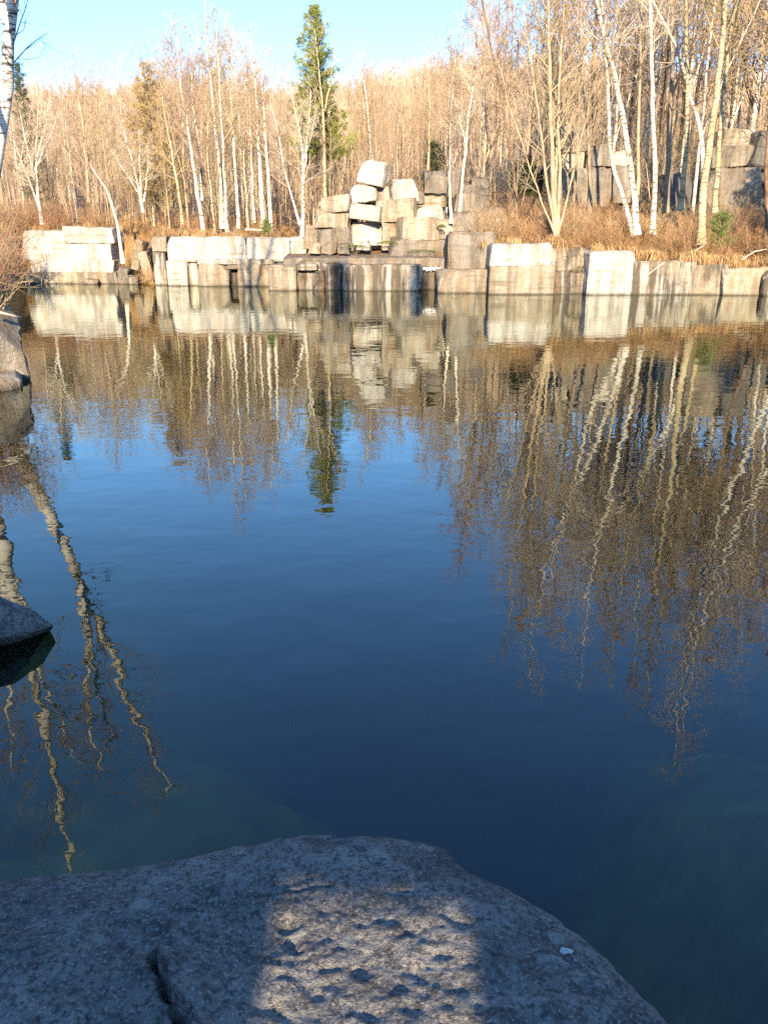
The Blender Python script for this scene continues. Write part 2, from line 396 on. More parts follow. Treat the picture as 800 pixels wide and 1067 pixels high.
block('pale squared block fourth down in the tallest stack', 366, 231, 397, 250, 40.4, 1.5, 'white', sink=.25, chips=3)
block('brown topped block crowning the short stack left of the tallest one', 337, 204, 368, 220, 40.4, 1.3, 'tan', roll=-2, **K)
block('wide pale block in the middle of the short stack left of the tallest one', 331, 219, 367, 238, 40.3, 1.4, 'tan', roll=2, **K)
block('grey shaded block at the foot of the short stack left of the tallest one', 346, 237, 368, 257, 40.2, 1.4, 'grey', sink=.3, **K)
block('small dark rounded stone wedged at the left foot of the short stack', 331, 239, 348, 258, 39.9, 1.1, 'grey', sink=.3, r=.2, rough=.15, chips=5)
block('low tan block lying left of the short stack, by the white birch clump', 315, 236, 334, 254, 40.6, 1.1, 'tan', sink=.3, roll=5, **K)
block('bright white stone on the ledge top at the far left end of the pile', 301, 247, 318, 262, 40.5, 1.0, 'white', sink=.3, r=.15, rough=.1, chips=5)
block('white gabled block on top of the middle stack', 408, 186, 435, 209, 40.6, 1.2, 'white', roll=4, chips=7, rough=.1)
block('big tan square block in the middle stack, under the white gabled one', 397, 208, 435, 232, 40.3, 1.5, 'tan', roll=-1, **K)
block('narrow upright tan block under the left end of the big square one', 397, 231, 415, 256, 40.2, 1.3, 'tan', sink=.2, **K)
block('wide clean tan block at the front foot of the middle stack', 414, 226, 454, 250, 39.7, 1.5, 'tan', sink=.1, chips=2, rough=.05)
block('grey upright block on top of the right stack, beside the dead snag', 443, 178, 465, 201, 40.8, 1.3, 'grey', roll=1, **K)
block('pale block second in the right stack, beside the dead snag', 439, 200, 465, 215, 40.7, 1.4, 'tan', **K)
block('white block third in the right stack, above the mossy slab', 437, 214, 465, 228, 40.6, 1.5, 'white', **K)
block('tan block at the foot of the right stack, partly behind moss', 446, 227, 468, 252, 40.3, 1.4, 'tan', sink=.2, **K)
block('low flat mossy slab lying in front of the middle stack', 408, 249, 470, 263, 39.6, 1.6, 'grey', sink=.25, pitch=3, **K)
block('grey block high beside the forked birch, behind the snag', 466, 173, 483, 191, 42.5, 1.3, 'grey', sink=.1, **K)
block('grey weathered block left of the slope, under the high grey one', 468, 190, 492, 206, 42.2, 1.4, 'grey', roll=3, **K)
block('rounded grey boulder block on the slope right of the forked birch', 491, 184, 508, 203, 42.6, 1.3, 'grey', r=.2, rough=.14, chips=5)
block('broad grey block on the slope at the foot of the forked birch', 474, 203, 510, 222, 41.8, 1.5, 'grey', **K)
block('slanting grey block just above the two step ledge', 470, 219, 500, 243, 40.6, 1.8, 'grey', sink=.2, roll=-5, **K)
block('dim grey block half buried in brush, right of the slanting one', 499, 214, 528, 240, 41.2, 1.6, 'grey', sink=.3, **K)
block('upper grey block of the stack glimpsed behind the tan alder stems', 581, 130, 614, 158, 45, 1.6, 'grey', '', **K)
block('second block of the stack behind the tan alder stems, split by a dark gap', 580, 158, 612, 178, 44.8, 1.7, 'tan', '', **K)
block('bottom block of the stack behind the tan alder stems', 582, 177, 614, 203, 44.6, 1.8, 'grey', '', sink=.6, **K)
block('brown block right of the alder stack, behind the bent birch', 613, 152, 635, 174, 45.2, 1.5, 'grey', '', **K)
block('grey block low right of the alder stack in the brush', 613, 173, 636, 202, 45, 1.5, 'grey', '', sink=.6, **K)
block('small white block glimpsed between the two leaning white birches', 638, 157, 654, 172, 45.3, 1.2, 'white', '', **K)
block('grey supporting block under the small white one between the birches', 637, 171, 658, 200, 45.2, 1.3, 'grey', '', sink=.6, **K)
block('squat blue grey block half hidden behind the yellow birch', 693, 180, 718, 210, 43.5, 1.6, 'dark', '', sink=.5, **K)
block('large shaded block low in the right hand stack', 742, 176, 793, 208, 43.8, 2, 'grey', '', sink=.7, roll=-5, r=.02, rough=.08, jit=.05)
block('long shaded block in the middle of the right hand stack', 749, 152, 788, 174, 44.8, 2, 'grey', '', roll=-3, r=.02, rough=.08, jit=.05)
block('small pale block capping the right hand stack', 751, 136, 782, 153, 45, 1.8, 'tan', '', **K)
block('dark block at the right edge leaning on the right hand stack', 788, 138, 812, 178, 44.2, 2, 'dark', '', roll=10, r=.12, rough=.1)
block('dark block under the leaning one at the right edge', 792, 176, 830, 215, 44.0, 2, 'dark', '', sink=.8, r=.12, rough=.1)
for x0, y0, x1, y1, Y, mt, lb in ((352, 254, 364, 262, 39.2, 'grey', 'small stone at the foot of the tallest stack, left end of the slab top'), (372, 251, 384, 258, 39.4, 'white', 'small white shard at the foot of the tallest stack'), (322, 254, 333, 262, 39.4, 'tan', 'small tan stone lying left of the small dark rounded stone'),
        (431, 200, 441, 209, 40.4, 'grey', 'small stone wedged between the middle and the right stack'), (396, 196, 407, 209, 41, 'tan', 'tan shard standing between the tallest and the middle stack'), (512, 229, 524, 240, 39.8, 'white', 'small white stone in the brush above the two step ledge')):
    block(lb, x0, y0, x1, y1, Y, .6, mt, 'small stones on the block pile', sink=.12, r=.02, rough=.1, chips=6, jit=.14)
# rubble in the brushy gap at the left
for i, (x0, y0, x1, y1, Y, mt, lb) in enumerate([
        (112, 283, 124, 298, 43.3, 'grey', 'dark angular stone at the water in the brushy gap, leftmost one'),
        (121, 279, 134, 298, 43.6, 'grey', 'dark heaped stone in the brushy gap below the slanting stick'),
        (131, 288, 143, 298, 43.2, 'stained', 'low flat stone at the water in the middle of the brushy gap'),
        (138, 250, 149, 274, 44.4, 'tan', 'pale upright stone leaning back in the brushy gap'),
        (146, 262, 157, 284, 44.0, 'tan', 'pale wedge stone beside the narrow streaked pillar'),
        (86, 291, 100, 297, 43.0, 'tan', 'small flat stone breaking the water below the bright stepped ledge')]):
    block(lb, x0, y0, x1, y1, Y, .9, mt, 'rubble stones in the brushy gap', sink=.4, roll=(-8, 6, 3, 14, -12, 2)[i], r=.12, rough=.12, chips=6)
# ice in the notch
ice = MB()
for i in range(16):
    p = at(439+i*1.35, 280+rnd.uniform(-.6, .6), 37.8); L = rnd.uniform(.04, .16)
    ice.tube([p+Vector((0, 0, .05)), p-Vector((0, 0, L*.5)), p-Vector((rnd.uniform(-.02, .02), 0, L))], [.06, .04, .008], 6)
tag(ice.build('icicle_row', M['ice']), 'small white fringe of ice hanging over the dark recess', 'ice')
# moss cushions on the pile
for (px, py, Y, rx, lb) in ((404, 253, 39.5, .55, 'olive moss patch on the ground before the narrow upright block'), (440, 262, 38.9, .9, 'yellow green moss patch along the front of the mossy slab'), (368, 257, 39.3, .8, 'dull green moss patch at the foot of the tallest stack'), (460, 236, 39.6, .22, 'bright green moss clump beside the foot of the right stack')):
    g = MB(); p = at(px, py, Y)
    for k in range(900):
        a = rnd.uniform(0, 6.28); r_ = math.sqrt(rnd.random())
        q = p+Vector((math.cos(a)*r_*rx, math.sin(a)*r_*.6, (1-r_*r_)*.13-.06)); s = .035
        d1 = Vector((rnd.uniform(-1, 1), rnd.uniform(-1, 1), rnd.uniform(-.2, 1)))*s; d2 = Vector((rnd.uniform(-1, 1), rnd.uniform(-1, 1), rnd.uniform(.2, 1)))*s
        g.tri(q, q+d1, q+d2)
    tag(g.build('moss_patch', M['moss']), lb, 'moss', 'moss patches on the block pile')

# ------------------------------------------------------------------ the boulder in front
edge_px = [(-260, 958), (-120, 936), (0, 917), (80, 911), (150, 905), (205, 894), (260, 885), (300, 879), (380, 880), (430, 887), (465, 893), (478, 908), (530, 944), (600, 997), (680, 1067), (730, 1130)]
EDGE = [on(x, y, .36).to_2d() for x, y in edge_px]
OUT = [Vector((-2.35, -.9))] + EDGE + [Vector((.75, .3)), Vector((.6, -.9))]
def poly_d(P, x, y):
    best = 1e9; ins = False; n = len(P)
    for i in range(n):
        a = P[i]; b = P[(i+1) % n]; dx, dy = b.x-a.x, b.y-a.y
        tt = max(0, min(1, ((x-a.x)*dx+(y-a.y)*dy)/(dx*dx+dy*dy+1e-12)))
        d2 = (x-a.x-tt*dx)**2+(y-a.y-tt*dy)**2
        best = min(best, d2)
        if (a.y > y) != (b.y > y) and x < (b.x-a.x)*(y-a.y)/(b.y-a.y)+a.x: ins = not ins
    d = math.sqrt(best); return d if ins else -d
CRACK = [on(x, y, .5).to_2d() for x, y in [(345, 921), (300, 927), (268, 936), (232, 946), (205, 956), (185, 967), (172, 980), (161, 994), (168, 1012), (176, 1030), (184, 1050), (192, 1070), (205, 1130)]]
def crack_d(x, y):                        # signed distance to the crack: positive on the raised right side
    best = 1e9; sg = 1; bt = 0; n = len(CRACK)-1
    for i in range(n):
        a, b = CRACK[i], CRACK[i+1]; dx, dy = b.x-a.x, b.y-a.y
        tt = max(0, min(1, ((x-a.x)*dx+(y-a.y)*dy)/(dx*dx+dy*dy)))
        ex, ey = x-a.x-tt*dx, y-a.y-tt*dy; d2 = ex*ex+ey*ey
        if d2 < best: best = d2; sg = 1 if dx*ey-dy*ex > 0 else -1; bt = (i+tt)/n
    return math.sqrt(best)*sg, bt
def boulder_z(x, y):
    jag = noise.noise(Vector((x*3.5, y*3.5, 1)))*.03 + noise.noise(Vector((x*13, y*13, 7)))*.008
    d = poly_d(OUT, x, y)+jag
    top = .52 + .03*x - .05*max(0, y-1.2)
    rad = .30
    if d < -.10: return -1.2+d*.5
    if d < 0: drop = .14+(-d)*14
    elif d < rad: drop = .14*(1-math.sqrt(max(0, 1-((rad-d)/rad)**2)))
    else: drop = 0
    v = Vector((x, y, 0))
    z = top-drop
    z += noise.noise(v*1.6+Vector((4, 0, 0)))*.014 + noise.noise(v*5.0)*.009
    m = noise.fractal(v*11, .9, 2.1, 5)
    z += m*.0085 + noise.noise(v*2.7+Vector((0, 9, 0)))*.009
    # pitted, scalloped skin where the slab faces the light
    pit = noise.noise(Vector((x*15+y*4, y*21, 2)))
    z -= max(0, pit-.12)*.020*sstep(-.45, -.2, x); z += noise.noise(Vector((x*34+y*12, y*48, 4)))*.0035
    if d > .05 and abs(x) < 2 and y > .6:
        cd, bt = crack_d(x+noise.noise(v*9)*.016+noise.noise(v*31)*.006, y+noise.noise(v*9+Vector((5, 5, 0)))*.016+noise.noise(v*31+Vector((5, 5, 0)))*.006)
        amp = sstep(0.0, .45, bt)
        if cd > 0: z += .034*amp*math.exp(-cd/.09)
        else: z -= .010*amp*math.exp(cd/.10)
        gap = sstep(.42, .62, bt)*(.55+.6*noise.noise(Vector((x*17, y*17, 3)))); wd = .003+.010*max(0, gap)
        if -wd*2 < cd < wd*.4: z -= .10*max(.12, gap)*min(1, (1-max(0, -cd)/wd/2)*2.2)
    return z
mb = MB(); bx0, bx1, by0, by1 = -2.6, 1.35, -1.1, 2.35
def fine(lo, hi, a, b, coarse, fn):
    v = lo; L = []
    while v < hi:
        L.append(v); v += fn if a <= v < b else coarse
    return L
bxs = fine(bx0, bx1, -1.15, .95, .03, .0075); bys = fine(by0, by1, .98, 2.1, .05, .0065); W = len(bxs)
for y in bys:
    for x in bxs: mb.v.append(Vector((x, y, boulder_z(x, y))))
for j in range(len(bys)-1):
    for i in range(W-1): mb.f.append((j*W+i, j*W+i+1, (j+1)*W+i+1, (j+1)*W+i))
tag(mb.build('shore_boulder', M['boulder']), 'big rounded foreground boulder with a jagged crack and a patch of sunlight', 'boulder')
# droppings spot
g = MB(); p = on(588, 1009, .46); p.z = boulder_z(p.x, p.y)+.006
ring = [p+Vector((math.cos(a*.7)*.016*(1+.5*math.sin(a*3.1)), math.sin(a*.7)*.009*(1+.4*math.cos(a*2.3)), -.002)) for a in range(9)]
for i in range(9): g.tri(p+Vector((0, 0, .004)), ring[i], ring[(i+1) % 9])
tag(g.build('bird_dropping', flat('chalk_white', (.42, .42, .4), .2, 60)), 'tiny white bird dropping on the right shoulder of the foreground boulder', 'dropping')
# boulder at the left edge, bank rock further up the left shore
def lump(name, loc, sz, mat, seed, rz=0, rough=.12, tilt=(0, 0), r=.18, chips=6, step=.07):
    o = stone_mesh(name, *sz, M[mat], None, r, rough, seed=seed, chips=chips, step=step); o.location = loc; o.rotation_euler = (*tilt, rz); return o
bm = bmesh.new()
for px, py, z in ((58, 652, .05), (52, 657, -.06), (37, 638, .15), (0, 623, .25), (-90, 604, .36), (40, 659, .015), (14, 664, .06), (-20, 668, .10), (-90, 676, .14), (30, 664, -.06), (0, 671, -.06), (-90, 684, -.08), (30, 640, -.9), (-90, 610, -.9), (10, 650, -.9), (-90, 670, -.9)):
    bm.verts.new(on(px, py, z) if z > 0 else on(px, py, 0)+Vector((-.06+.55*z, -.55*z, z)))
bmesh.ops.convex_hull(bm, input=bm.verts)
bmesh.ops.delete(bm, geom=[v for v in bm.verts if not v.link_faces], context='VERTS')
for _ in range(7):
    ed = [e for e in bm.edges if e.calc_length() > .09]
    if not ed or len(bm.verts) > 9000: break
    bmesh.ops.subdivide_edges(bm, edges=ed, cuts=1); bmesh.ops.triangulate(bm, faces=[f for f in bm.faces if len(f.verts) > 3])
bm.normal_update()
for v in bm.verts: v.co += v.normal*(noise.noise(v.co*2.5)*.022+noise.fractal(v.co*7, .9, 2.1, 4)*.009)
me = bpy.data.meshes.new('shore_boulder'); bm.to_mesh(me); bm.free(); me.materials.append(M['boulder']); me.polygons.foreach_set('use_smooth', [True]*len(me.polygons)); me.set_sharp_from_angle(angle=R(40))
o = bpy.data.objects.new('shore_boulder', me); col.objects.link(o); tag(o, 'dark grey pointed boulder poking in at the left edge, in shade', 'boulder')
bk = empty('bank_rock'); tag(bk, 'tall lichen grey bank rock at the left edge with a low ledge at its foot', 'boulder')
o = face_box('rock_face', -125, 327, -4, 405, 11.9, 1.8, 'grey', parent=bk, sink=.8, r=.02, rough=.1, chips=4, yaw=30, jit=.06)
o = face_box('ledge_step', -125, 400, -2, 420, 11.0, 1.3, 'tan', parent=bk, sink=.7, r=.06, rough=.05, yaw=30, chips=2)
# unseen sun blockers added behind the viewer, gap shaped for the patch of sun
def plain(label, x0, x1, z0, z1, y0, y1, seed):
    o = stone_mesh('sun_blocker', x1-x0, y1-y0, z1-z0, M['grey'], None, .05, .035, seed=seed, chips=0, step=.2)
    o.location = ((x0+x1)/2, (y0+y1)/2, (z0+z1)/2); tag(o, label, 'stone block', 'added sun blockers behind the viewer'); return o
TS = math.tan(SUN_EL); YB = -3.6
plain('huge upright sun blocker added behind the viewer, left of the gap', -7.0, -.30, -.8, 3.4, YB-1.2, YB+.2, 301)
plain('slim upright sun blocker added behind the viewer, right of the gap', .155, .62, -.3, 3.3, YB-.9, YB+.1, 302)
plain('added sun blocker lying across the gap between the upright blockers', -2.6, .7, .5+(1.44-YB+.35)*TS+.02, 4.3, YB-.35, YB+.1, 303)

# ------------------------------------------------------------------ trees
def grow(B, p, d, L, r, lvl, q, P):
    n = 4 if lvl == 1 else 3 if lvl == 2 else 2
    pts = [p.copy()]; dd = d.copy(); step = L/n
    for i in range(n):
        dd = dd + Vector((q.gauss(0, P['wob']), q.gauss(0, P['wob']), q.gauss(0, P['wob'])+P['up']))
        dd.normalize(); pts.append(pts[-1]+dd*step)
    rad = [r*(1-.75*i/n) for i in range(n+1)]
    B.tube(pts, rad, 4 if lvl == 1 else 3)
    if lvl < P['lv']:
        k = P['k'][lvl]; k = max(1, int(k*(.6+.8*q.random())))
        for j in range(k):
            tt = .2+.8*(j+q.random())/k; i = min(n-1, int(tt*n)); f = tt*n-i
            b = pts[i].lerp(pts[i+1], min(1, f)); td = (pts[i+1]-pts[i]).normalized()
            sd = Vector((q.gauss(0, 1), q.gauss(0, 1), q.gauss(0, 1))); sd -= td*sd.dot(td); sd.normalize()
            an = R(q.uniform(22, 58)); cd = td*math.cos(an)+sd*math.sin(an)
            grow(B, b, cd, L*q.uniform(.35, .65)*(1.1-.45*tt), max(P['rmin'], rad[i]*.55), lvl+1, q, P)
def resample(path, n):
    L = [0]
    for a, b in zip(path, path[1:]): L.append(L[-1]+(b-a).length)
    out = []
    for i in range(n+1):
        s = L[-1]*i/n
        for j in range(len(L)-1):
            if s <= L[j+1]+1e-9:
                out.append(path[j].lerp(path[j+1], (s-L[j])/max(1e-9, L[j+1]-L[j]))); break
    return out
def stem(T, B, path, r0, r1, q, P, sides=7):
    n = max(8, int(sum((b-a).length for a, b in zip(path, path[1:]))/.7))
    pts = resample(path, n)
    for _ in range(2):
        pts = [pts[0]]+[(a+b*2+c)/4 for a, b, c in zip(pts, pts[1:], pts[2:])]+[pts[-1]]
    for i in range(1, n): pts[i] += Vector((q.gauss(0, .02), q.gauss(0, .02), 0))*P.get('kink', 1)
    rad = [r0+(r1-r0)*(i/n)**.85 for i in range(n+1)]; rad[0] *= 1.35
    rad = [v*P.get('thin', 1) for v in rad]; T.tube(pts, rad, sides, cap=True)
    H = sum((b-a).length for a, b in zip(path, path[1:]))
    nb = int(P['nb']); lo = P.get('lo', .3)
    for j in range(nb):
        tt = lo+(1-lo)*((j+q.random())/nb)**.9; i = min(n-1, int(tt*n)); f = tt*n-i
        b = pts[i].lerp(pts[i+1], f); td = (pts[i+1]-pts[i]).normalized()
        az = q.uniform(0, 6.283); sd = Vector((math.cos(az), math.sin(az), 0)); sd -= td*sd.dot(td); sd.normalize()
        an = R(q.uniform(*P.get('ang', (28, 60)))); cd = td*math.cos(an)+sd*math.sin(an)
        Lb = H*P.get('len', .2)*(1.15-.75*(tt-lo)/(1-lo))*q.uniform(.6, 1.25)
        grow(B, b, cd, Lb, max(P['rmin'], rad[i]*P.get('br', .34)), 1, q, P)
PD = dict(wob=.10, up=.05, lv=3, k=[0, 6, 4], rmin=.006, nb=26, lo=.28, len=.19)
def tree(name, label, cat, stems, bark, twig, seed, base=None, group=None, P=PD):
    """stems: list of (path, r0, r1[, overrides]) in world space"""
    q = random.Random(seed); base = base or stems[0][0][0].copy()
    e = empty(name, base); tag(e, label, cat, group)
    T, B = MB(), MB()
    for s in stems:
        PP = dict(P); PP.update(s[3] if len(s) > 3 else {})
        stem(T, B, [p-base for p in s[0]], s[1], s[2], q, PP)
    T.build('trunk', M[bark], e); B.build('branches', M[twig], e)
    return e
def pxpath(pts, Y, top=None, sink=.3):
    """stem seen through these spots at depth Y, carried on to height top"""
    P_ = [at(x, y, Y) for x, y in pts]
    P_.insert(0, P_[0]-Vector((0, 0, sink)))
    if top and top > P_[-1].z:
        d = (P_[-1]-P_[-2]).normalized(); d = (d*.6+Vector((0, 0, .5))).normalized(); k = (top-P_[-1].z)/d.z
        P_.append(P_[-1]+d*k*.5+Vector((rnd.uniform(-.15, .15), 0, 0))); P_.append(P_[-2]+d*k*.5+Vector((rnd.uniform(-.3, .3), 0, 0)))
        P_[-1].z = top
    return P_
PB = dict(PD, nb=30, lo=.36, len=.16, k=[0, 7, 5], thin=.8)
PD2 = dict(PD, thin=.75, k=[0, 7, 5])
rb = 'white and yellow birches on the right bank'
def rt(label, pts, Y, top, r0, bark='birch', twig='twig_pale', seed=1, r1=.02, extra=(), cat='tree', name='birch_tree', group=rb, P=PB, **kw):
    st = [(pxpath(pts, Y, top), r0, r1, kw)] + [(pxpath(a, Y, b, 0), c, .015, kw) for a, b, c in extra]
    return tree(name, label, cat, st, bark, twig, seed, group=group, P=P)
rt('bright white birch leaning left from the brush, right one of the crossing pair', [(664, 237), (656, 165), (644, 100), (630, 40), (620, 0)], 36.2, 19.5, .19, seed=11)
rt('slimmer white birch of the crossing pair, bent at mid height', [(661, 238), (644, 194), (634, 163), (635, 132), (633, 100), (628, 27), (624, -20)], 36.3, 16, .14, seed=12)
rt('straight upright white birch right of the crossing pair', [(680, 237), (683, 181), (680, 132), (678, 60), (676, 0)], 36.6, 19, .16, seed=13)
rt('slightly bowed yellow birch between the straight and the bold birch', [(709, 212), (714, 165), (717, 116), (714, 45), (715, 0)], 38.5, 20, .16, 'yellow_birch', 'twig_olive', 14)
rt('white birch slanting far left across its neighbours, lower trunk in brush', [(733, 195), (732, 166), (731, 135), (719, 112), (710, 58), (681, 8), (660, -60)], 39.5, 18.5, .15, seed=15)
rt('bold pale yellow birch standing beside the small green sapling', [(731, 247), (732, 198), (746, 99), (752, 40), (756, -5)], 35.8, 21, .23, 'yellow_birch', 'twig_olive', 16)
rt('yellow grey birch just right of the bold one, leaning right', [(745, 214), (749, 135), (759, 45), (766, -5)], 38.2, 20, .16, 'yellow_birch', 'twig_olive', 17)
rt('peeling grey white birch growing behind the right hand stone stack', [(782, 145), (789, 99), (793, 58), (798, 5)], 47, 19, .21, 'peel_birch', 'twig_red', 18)
rt('thin pale birch leaning right above the right hand stack', [(768, 135), (771, 108), (780, 45), (785, 0)], 49, 17, .1, seed=19)
rt('forked white birch rising from the grey blocks right of the pile', [(478, 222), (485, 148), (492, 95), (495, 50)], 41.5, 11.4, .13, seed=20, extra=[([(485, 150), (479, 125), (476, 108)], 8.5, .06)])
rt('bare snag trunk standing between the right stack and the forked birch', [(470, 226), (468, 190), (469, 156)], 40.4, None, .11, 'dead_log', 'twig_tan', 21, nb=2, len=.08, name='dead_snag', cat='dead tree', group='')
rt('tall many stemmed tan alder growing from the ledge edge in the middle right', [(579, 256), (576, 200), (574, 135), (572, 60), (570, 0)], 35.6, 17.5, .15, 'bark_tan', 'twig_tan', 22,
   extra=[([(579, 250), (568, 180), (560, 110), (548, 40)], 13.5, .09), ([(580, 250), (583, 190), (581, 120), (584, 50)], 15, .1), ([(579, 246), (556, 190), (538, 130), (520, 80)], 9.5, .06), ([(580, 246), (594, 190), (606, 140), (618, 90)], 10.5, .06)], name='alder_tree', group='', lo=.22)
rt('thin tan stem tree between the alder and the crossing birches', [(664, 196), (665, 120), (668, 40), (668, 0)], 41, 17, .12, 'bark_tan', 'twig_tan', 23, name='bare_tree', group='bare trees on the right slope')
rt('grey trunked bare tree just left of the slim bent birch', [(615, 215), (612, 140), (606, 60), (604, 0)], 40, 18, .13, 'bark_grey', 'twig_red', 24, name='bare_tree', group='bare trees on the right slope')
rt('brown bare tree leaning left over the grey blocks, right of the forked birch', [(540, 235), (532, 160), (520, 90), (505, 20), (500, -10)], 39, 15, .12, 'bark_brown', 'twig_red', 25, name='bare_tree', group='bare trees on the right slope')
rt('stout brown bare tree between the straight birch and the bowed yellow one', [(694, 215), (697, 130), (700, 60), (699, 0)], 41, 21, .19, 'bark_grey', 'twig_tan', 26, name='bare_tree', group='bare trees on the right slope')
rt('dark bare tree at the right edge in front of the leaning dark block', [(799, 245), (797, 170), (803, 90), (810, 0)], 37, 19, .13, 'bark_brown', 'twig_red', 27, name='bare_tree', group='bare trees on the right slope')
# trees of the right shore outside the frame whose crowns reach into the reflection
rt('tall white birch just outside the right edge, seen in the water', [(838, 255), (830, 150), (822, 40)], 32.5, 21.5, .17, seed=28)
rt('leaning white birch further outside the right edge, seen in the water', [(890, 260), (870, 150), (845, 40)], 31.5, 20.5, .16, seed=29)
# left-centre clumps
lc = 'pale trees above the left ledges'
def lt(label, pts, Y, top, r0, bark='birch', twig='twig_red', seed=1, extra=(), group=lc, name='birch_tree', **kw):
    return rt(label, pts, Y, top, r0, bark, twig, seed, extra=extra, group=group, name=name, P=PD2, **kw)
lt('white multi stemmed birch clump just left of the block pile', [(315, 243), (316, 205), (317, 162), (309, 118), (301, 92)], 41.4, 9.6, .15, seed=41, twig='twig_pale',
   extra=[([(313, 236), (295, 178), (288, 116)], 8.2, .09), ([(316, 190), (321, 140), (324, 100)], 8.8, .07), ([(317, 165), (326, 135), (330, 112)], 7.5, .05)])
lt('slender pale tree in front of the green pine, forked near the top', [(339, 214), (338, 170), (337, 118), (331, 60), (328, 30)], 43, 10.9, .15, 'yellow_birch', 'twig_tan', 42, extra=[([(338, 116), (345, 80), (350, 48)], 9.9, .07)], nb=16)
CL = [('leftmost leaning white birch of the close row above the long white ledge', [(213, 240), (205, 195), (193, 118), (188, 85)], 44.5, 11.5, .17, 'birch'),
      ('second white birch of the close row, leaning left behind the first', [(211, 203), (207, 150), (200, 98)], 46.5, 12, .13, 'birch'),
      ('tallest white birch in the middle of the close row above the long ledge', [(232, 232), (228, 170), (220, 88), (217, 60)], 44.8, 13.6, .19, 'birch'),
      ('straight cream birch pressed against the right side of the tallest one', [(237, 236), (233, 170), (229, 98)], 44.4, 12.8, .13, 'birch'),
      ('thin yellow stem before the tallest birch, shorter than the rest', [(224, 240), (219, 190), (215, 148)], 43.9, 8.5, .09, 'yellow_birch'),
      ('white birch standing alone right of the tallest one', [(248, 232), (245, 170), (241, 95)], 45.5, 12.7, .13, 'birch'),
      ('stout white birch of the right hand pair above the ledge seam', [(274, 232), (270, 150), (266, 82)], 44.6, 11.9, .2, 'birch'),
      ('cream birch of the right hand pair, leaning slightly left', [(282, 238), (279, 180), (275, 116)], 44.2, 11, .16, 'birch'),
      ('thin pale birch left of the stout one, half hidden', [(265, 226), (262, 170), (260, 110)], 46.5, 11.4, .11, 'birch')]
for i, (lb, pts, Y, top, r0, bark) in enumerate(CL): lt(lb, pts, Y, top, r0, bark, 'twig_red' if i % 2 == 0 else 'twig_tan', 50+i, nb=24, lo=.42)
lt('white trunked tree rising behind the tip of the tallest block stack', [(390, 205), (388, 165), (384, 125), (382, 108)], 47, 11.6, .14, seed=61, nb=26)
lt('pale yellow tree behind the white gabled block', [(420, 205), (420, 150), (420, 95)], 47, 9.6, .12, 'yellow_birch', 'twig_tan', 62)
lt('tan tree behind the right stack of blocks', [(445, 195), (447, 130), (447, 84)], 46, 11.4, .13, 'bark_tan', 'twig_red', 63)
lt('fan shaped white birch clump at the far left above the bright stepped ledge', [(44, 228), (38, 190), (32, 162), (20, 125)], 46, 8.6, .14, seed=64, twig='twig_pale',
   extra=[([(40, 205), (37, 150), (41, 100)], 8.9, .09), ([(36, 180), (50, 145), (63, 118)], 8.0, .08), ([(43, 222), (24, 170), (10, 132)], 7.8, .08), ([(38, 168), (48, 130), (52, 105)], 8.2, .06)])
lt('splayed white birch leaning left above the brushy gap', [(149, 216), (142, 180), (135, 155), (126, 132)], 47, 8.0, .12, seed=65, twig='twig_pale', extra=[([(147, 205), (128, 175), (116, 156)], 6.6, .07), ([(147, 205), (146, 170), (145, 140)], 7.8, .08), ([(150, 210), (154, 180), (155, 150)], 7.4, .07)])
lt('yellowish tree leaning left between the brushy gap and the close row', [(190, 228), (183, 178), (176, 140), (170, 115)], 46, 10.5, .13, 'yellow_birch', 'twig_tan', 66)
lt('tan straight tree left of the splayed birch', [(92, 205), (89, 150), (86, 118), (80, 95)], 49, 11.4, .12, 'bark_tan', 'twig_tan', 67)
e = tree('leaning_stem', 'bare crooked stem slanting over the brushy gap beside the stepped ledge', 'dead tree', [(pxpath([(128, 268), (124, 240), (115, 202), (105, 186), (95, 173)], 43.6, None), .11, .03, dict(nb=5, len=.14, lo=.4))], 'dead_log', 'twig_pale', 68)
# left shore birches, near: one shows in the corner, both in the water
PN = dict(PD, nb=30, lo=.42, len=.16, kink=1.6, rmin=.004, br=.17)
b17 = [Vector((-8.75, 17, .7)), Vector((-8.1, 17, 2.2)), Vector((-7.5, 17, 3.84)), Vector((-6.9, 17, 6.1)), Vector((-6.35, 17, 8)), Vector((-5.75, 17, 10.2)), Vector((-5.55, 17, 11.3))]
tree('birch_tree', 'near peeling white birch cut by the top left corner, leaning over the water', 'tree',
     [(b17, .20, .03), ([b17[3], Vector((-7.2, 17.1, 7.6)), Vector((-7.3, 17, 9.6)), Vector((-7.1, 17, 10.8))], .10, .015), ([b17[3]+Vector((-.2, 0, -.2)), Vector((-6.9, 16.8, 7.8)), Vector((-6.75, 16.8, 9.8))], .09, .015)], 'peel_birch', 'twig_red', 71, P=PN)
b14 = [Vector((-7.6, 14, .6)), Vector((-7.35, 14, 2)), Vector((-7.1, 14, 3.4)), Vector((-6.95, 14, 6)), Vector((-6.85, 14, 8.5)), Vector((-6.75, 14, 10.8)), Vector((-6.7, 14, 12))]
tree('birch_tree', 'second near birch just outside the left edge, seen in the water', 'tree',
     [(b14, .17, .03), ([b14[2], Vector((-6.8, 14, 6)), Vector((-6.3, 14, 8.2))], .07, .012), ([b14[2], Vector((-7.5, 14, 6)), Vector((-7.7, 14, 8.4))], .08, .012)], 'peel_birch', 'twig_red', 72, P=PN)
